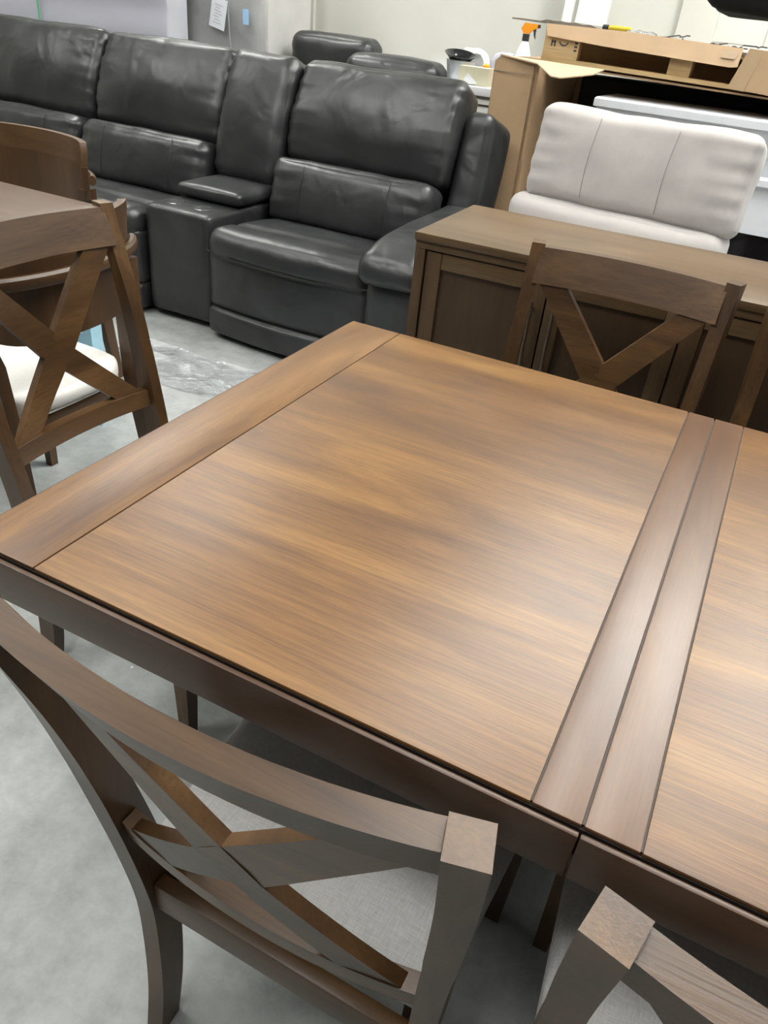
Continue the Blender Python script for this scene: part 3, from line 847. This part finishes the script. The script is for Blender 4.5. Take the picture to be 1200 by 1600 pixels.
t = thing('carton_dark_backing', 'black backing added inside the carton in place of its deep shade, above the white mantel', 'furniture', (-0.05, 4.62, 0))
link('shade_block', cushion(new(), (-0.25, 0, 0.599), (1.64, 0.20, 1.195), 0.02, n=14, nz=0.004), M['blackcloth'], t, sharp=60)  # added black block, stands in for the unlit depth of the carton
# pallet on top of the carton
t = thing('wooden_pallet', 'pine pallet with a cardboard sheet folded over its front, on top of the carton', 'pallet', (-1.14, 4.10, 1.2485), 0)
t.rotation_euler = (0, math.radians(1.2), 0)
link('bottom_board', B(-0.09, 1.50, 0.0, 0.10, 0.0, 0.018), M['pine'], t)
link('bottom_board', B(-0.09, 1.50, 0.52, 0.62, 0.0, 0.018), M['pine'], t)
for x in (-0.09, 0.50, 1.36):
    link('block', B(x, x+(0.17 if x < 0 else 0.10), 0.005, 0.10, 0.0185, 0.115, bev=0.002), M['pine'], t)
    link('block', B(x, x+0.14, 0.52, 0.615, 0.0185, 0.115, bev=0.002), M['pine'], t)
for y in (0.0, 0.17, 0.34, 0.52):
    link('top_board', B(-0.09, 1.50, y, y+0.10, 0.115, 0.130), M['pine'], t)
link('stringer', B(-0.09, 1.50, 0.30, 0.34, 0.0, 0.1145), M['pine'], t)
bm = new()
for x0, x1, z0, z1 in ((-0.055, -0.048, 0.062, 0.088), (-0.04, -0.033, 0.062, 0.088), (-0.055, -0.033, 0.078, 0.084)):
    box(bm, x0, x1, 0.0040, 0.0046, z0, z1)
for k in range(9):
    a0 = PI*(0.15+k*0.085); a1 = a0+0.25
    xx, zz = 0.005-0.022*math.cos(a0), 0.092-0.022*math.sin(a0)
    box(bm, xx-0.003, xx+0.003, 0.0040, 0.0046, zz-0.003, zz+0.003)
for k in range(4): box(bm, 0.058, 0.072, 0.0040, 0.0046, 0.052+0.015*k, 0.060+0.015*k)
link('stamp', bm, M['ink'], t)
# cardboard skirt
bm = new()
poly(bm, [(-0.092, -0.006, 0.148), (0.30, -0.010, 0.158), (0.79, -0.012, 0.155), (0.79, -0.03, 0.085), (0.755, -0.03, 0.080), (0.2, -0.018, 0.090), (-0.075, -0.010, 0.100)], (0, 0.005, 0), 0)
link('cardboard_skirt', bm, M['card_l'], t)
bm = new()
poly(bm, [(0.815, -0.016, 0.158), (1.50, -0.016, 0.150), (1.50, -0.03, -0.02), (0.775, -0.03, 0.005)], (0, 0.005, 0), 0)
sk = link('cardboard_skirt', bm, M['card'], t)
bm = new(); poly(bm, [(0.825, -0.0195, 0.156), (0.875, -0.0195, 0.155), (0.845, -0.0330, 0.000), (0.787, -0.0330, 0.004)], (0, 0.0012, 0), 0)
link('packing_tape', bm, M['tape'], sk)
bm = new(); poly(bm, [(0.715, -0.0200, 0.140), (0.775, -0.0200, 0.140), (0.770, -0.0280, 0.112), (0.710, -0.0280, 0.112)], (0, 0.0012, 0), 0)
link('packing_tape', bm, M['tape'], t)
link('cardboard_sheet', B(-0.09, 1.50, -0.004, 0.66, 0.1305, 0.137), M['dirt'], t)
# torn strip sticking out to the left
bm = new(); pts = []
for i in range(13):
    x = -0.30+0.42*i/12
    pts.append((x, 0.10, 0.146+0.004*noise.noise((x*30, 0, 0))))
top = [(p[0], p[1], p[2]+0.006+0.006*abs(noise.noise((p[0]*40, 1, 1)))+(0.010 if 0.35 < i/12 < 0.95 else 0)) for i, p in enumerate(pts)]
poly(bm, pts+list(reversed(top)), (0, 0.25, 0), 0)
link('torn_strip', bm, M['dirt'], t)

# things on the pallet
t = thing('box_cutter', 'yellow and black hand tool lying on the pallet', 'tool', (-0.90, 4.16, 1.396), math.radians(-8))
link('tool_body', cushion(new(), (0, 0, 0.012), (0.11, 0.032, 0.022), 0.01, n=8, nz=0.001), M['yellow'], t)
link('tool_tip', cushion(new(), (-0.068, 0, 0.012), (0.035, 0.026, 0.022), 0.008, n=6, nz=0.001), M['dkplastic'], t)
bm = new(); random.seed(5)
for k in range(5):
    p = Vector((-0.80+0.10*k, 4.14+0.03*random.random(), 1.392-0.002*k)); pts = [p.copy()]
    for i in range(9):
        p = p+Vector((random.uniform(-0.01, 0.045), random.uniform(-0.02, 0.02), random.uniform(-0.006, 0.007))); p.z = max(1.388-0.0021*k-0.001*i, p.z); pts.append(p.copy())
    tube(bm, pts, 0.0025, 5)
tag(link('cable_scraps', bm, M['dkplastic']), 'tangle of dark strap and cable scraps on the pallet', 'scraps', kind='stuff')
bm = new()
cushion(bm, (-0.79, 4.13, 1.396), (0.13, 0.05, 0.02), 0.009, n=10, nz=0.012, nf=30)
tag(link('plastic_scrap', bm, M['film'], sharp=180), 'scrap of clear crumpled plastic beside the yellow tool', 'plastic')

# black covered bench on the pallet, mostly above the frame
t = thing('upturned_ottoman', 'black cloth-covered furniture overhanging at the top right corner', 'furniture', (0.05, 4.40, 0))
link('cloth_cover', cushion(new(), (0, 0, 1.80), (1.30, 0.55, 0.56), 0.10, (0, 0, 0.02), n=18, nz=0.02, nf=4), M['blackcloth'], t, sharp=60)
for x in (0.16, 0.60):
    link('leg', B(x-0.03, x+0.03, -0.03, 0.03, 1.362, 1.56), M['dkplastic'], t)

# white boards leaning on the wall
def board(label, x, rz, w, y=5.55):
    t = thing('leaning_board', label, 'board', (x, y, 0), 0)
    o = link('panel', B(0, w, -0.015, 0.015, 0, 2.3, bev=0.002), M['wpanel'], t)
    t.rotation_euler = (math.radians(-8), math.radians(rz), 0)
    return t
board('narrow white board leaning on the wall above the pallet', -1.63, 0, 0.06)
board('wide white board leaning on the wall, right of the narrow one', -1.54, 0, 0.20)

# ------------------------------------------------------------------ white dresser with workshop clutter
t = thing('white_dresser', 'white dresser top holding clutter, between the leather sofa and the carton', 'dresser', (-1.83, 4.55, 0))
link('top', B(-0.065, 0.40, -0.22, 0.26, 1.045, 1.085, bev=0.006), M['white'], t)
link('carcass', B(-0.055, 0.385, -0.18, 0.25, 0.08, 1.0445, bev=0.003), M['wpanel'], t)
for z0, z1 in ((0.12, 0.42), (0.43, 0.72), (0.73, 1.03)):
    d = link('drawer', B(-0.045, 0.375, -0.20, -0.182, z0, z1, bev=0.004), M['wpanel'], t)
    link('drawer_trim', B(-0.035, 0.365, -0.206, -0.2005, z1-0.03, z1-0.024), M['gap'], d)
    bm = new(); lathe(bm, [(0.012, -0.01), (0.016, 0.0), (0.012, 0.01)], (0.165, -0.216, (z0+z1)/2), 12); link('knob', bm, M['metal'], d)
link('plinth', B(-0.05, 0.38, -0.17, 0.25, 0.0, 0.08), M['wpanel'], t)

bm = new(); 
t = thing('spray_bottle', 'white spray bottle with an orange trigger head behind the carton', 'bottle', (-1.50, 4.66, 1.0855), 0)
bm = new(); lathe(bm, [(0.038, 0.0), (0.042, 0.01), (0.042, 0.15), (0.034, 0.18), (0.020, 0.215), (0.017, 0.225)], n=24); link('bottle_body', bm, M['wplastic'], t)
bm = new(); lathe(bm, [(0.019, 0.222), (0.019, 0.256)], n=20); link('collar', bm, M['dkplastic'], t)
bm = new(); poly(bm, [(-0.030, -0.012, 0.278), (-0.012, -0.012, 0.257), (0.014, -0.012, 0.257), (0.030, -0.012, 0.272), (0.058, -0.012, 0.286), (0.062, -0.012, 0.304), (-0.014, -0.012, 0.306)], (0, 0.024, 0), 0)
hd = link('trigger_head', bm, M['orange'], t)
link('nozzle', B(0.060, 0.070, -0.01, 0.01, 0.287, 0.303), M['dkplastic'], hd)
bm = new(); poly(bm, [(0.036, -0.006, 0.277), (0.050, -0.006, 0.284), (0.050, -0.006, 0.262), (0.053, -0.006, 0.236), (0.044, -0.006, 0.250), (0.040, -0.006, 0.266)], (0, 0.012, 0), 0)
link('trigger', bm, M['dkplastic'], hd)

t = thing('frying_pan', 'dark pan rim resting tilted over a grey pail on the dresser', 'pan', (-1.825, 4.56, 1.188), 0)
bm = new(); lathe(bm, [(0.060, 0.0), (0.086, 0.026), (0.089, 0.028), (0.083, 0.026), (0.056, 0.004)], n=28); link('pan_bowl', bm, M['black'], t)
t.rotation_euler = (math.radians(10), math.radians(8), 0)
bm = new(); lathe(bm, [(0.066, 0.0), (0.080, 0.098), (0.084, 0.100), (0.076, 0.096), (0.060, 0.01)], (-1.815, 4.56, 1.0855), 28)
tag(link('grey_pail', bm, M['galv']), 'small grey pail under the tilted dark pan on the dresser', 'pail')
t = thing('cream_tub', 'cream rectangular tub beside the grey pail on the dresser', 'tub', (-1.665, 4.43, 1.0855), 0)
bm = new(); poly(bm, [(-0.075, -0.04, 0.0), (0.075, -0.04, 0.0), (0.085, -0.05, 0.085), (-0.085, -0.05, 0.085)], (0, 0.10, 0), 0); link('tub_body', bm, M['straw'], t)
bm = new(); poly(bm, [(-0.03, -0.052, 0.055), (0.03, -0.050, 0.012), (-0.01, -0.050, 0.004), (-0.055, -0.051, 0.02)], (0, 0.002, 0), 0); link('label_patch', bm, M['wplastic'], t)
bm = new(); lathe(bm, [(0.078, 0), (0.078, 0.03), (0.050, 0.03), (0.050, 0.0)], n=24)
for v in bm.verts: v.co = Matrix.Rotation(math.radians(78), 3, 'X') @ v.co
for v in bm.verts: v.co += Vector((-1.775, 4.70, 1.1675))
bm2 = bm; o = tag(link('tape_roll', bm2, M['wplastic']), 'white tape roll standing on edge behind the dark pan', 'tape roll')
bm = new(); cushion(bm, (-1.84, 4.76, 1.165), (0.09, 0.03, 0.155), 0.012, n=8, nz=0.004, nf=20)
tag(link('white_carton', bm, M['wplastic'], sharp=60), 'small crumpled white packet behind the dark pan', 'packet')
bm = new(); lathe(bm, [(0.016, 0), (0.02, 0.01), (0.02, 0.09), (0.012, 0.10)], (-1.66, 4.55, 1.0855), 16)
tag(link('orange_pot', bm, M['orange']), 'small orange bottle cap poking up behind the cream tub', 'bottle')
bm = new(); lathe(bm, [(0.014, 0), (0.014, 0.11), (0.010, 0.118)], (-1.60, 4.57, 1.0855), 16)
tag(link('black_pot', bm, M['dkplastic']), 'small black bottle cap behind the cream tub, nearest the carton', 'bottle')
bm = new(); cushion(bm, (-1.61, 4.755, 1.168), (0.18, 0.10, 0.139), 0.03, n=16, nz=0.025, nf=12)
tag(link('plastic_bag', bm, M['wrap'], sharp=180), 'crumpled grey plastic bag at the back of the dresser', 'bag')

# ------------------------------------------------------------------ wrapped stock on the left
t = thing('wrapped_pallet_load', 'tall load in shiny lavender-grey stretch wrap behind the sofa at the top left', 'wrapped furniture', (-5.21, 5.10, 0))
link('load', B(-1.1, 1.10, -0.25, -0.02, 0.12, 2.05, bev=0.03, seg=3), simple('pale_grey_cover', (0.64, 0.64, 0.70), 0.5, nscale=3, namt=0.08), t)
link('skid', B(-1.1, 1.10, -0.25, -0.02, 0.0, 0.12), M['pine'], t)
bm = new(); N1, N2 = 60, 40; vs = {}
for i in range(N1+1):
    for j in range(N2+1):
        x = -1.13+2.26*i/N1; z = 0.05+2.0*j/N2
        y = -0.285+0.014*noise.noise((x*1.2, z*6, 0))+0.004*noise.noise((x*4, z*22, 3))
        vs[i, j] = bm.verts.new((x, y, z))
for i in range(N1):
    for j in range(N2): bm.faces.new((vs[i, j], vs[i+1, j], vs[i+1, j+1], vs[i, j+1]))
ww = link('stretch_wrap', bm, M['wrap'], t, sharp=180)
link('green_strap', B(-0.04, -0.023, -0.315, -0.312, 0.12, 2.05), M['green'], t)

t = thing('grey_wrapped_crate', 'grey boarded crate in clear film with a white paper label, left of the wall trim', 'crate', (-3.775, 5.36, 0))
link('crate_body', B(-0.62, 0.28, -0.2, 0.35, 0, 1.9, bev=0.01), M['greybox'], t)
bm = new(); vs = {}
for i in range(31):
    for j in range(41):
        z = 0.05+1.9*j/40
        x1 = 0.32-0.16*max(0, z-0.8)
        x = -0.64+(x1+0.64)*i/30
        y = -0.235+0.02*noise.noise((x*3+z*3, z*4, 5))+0.006*noise.noise((x*12, z*12, 2))
        vs[i, j] = bm.verts.new((x, y, z))
for i in range(30):
    for j in range(40): bm.faces.new((vs[i, j], vs[i+1, j], vs[i+1, j+1], vs[i, j+1]))
link('clear_film', bm, M['film'], t, sharp=180)
RT = Matrix.Translation((-0.09, -0.267, 1.245)) @ Matrix.Rotation(math.radians(12), 4, 'Y')
lab = link('paper_label', B(-0.065, 0.065, -0.001, 0.001, -0.09, 0.09, mtx=RT), M['paper'], t)
bm = new()
for k in range(7): box(bm, -0.035+0.010*(k % 2), 0.035-0.012*(k % 3), -0.0022, -0.0012, -0.06+0.018*k, -0.054+0.018*k, mtx=RT)
link('print', bm, M['greyprint'], lab)
link('blue_label', B(0.115, 0.165, -0.268, -0.2665, 1.20, 1.29), M['blue'], t)
bm = new(); tube(bm, [(-0.02, -0.262, 1.40), (0.0, -0.260, 1.11), (0.04, -0.260, 0.90)], 0.004, 6); link('strap', bm, M['galv'], t)

# ------------------------------------------------------------------ view
vs_ = S.view_settings
S.display_settings.display_device = 'sRGB'
vs_.view_transform = 'Standard'; vs_.look = 'None'; vs_.gamma = 1.0; vs_.use_curve_mapping = False
vs_.exposure = -0.25
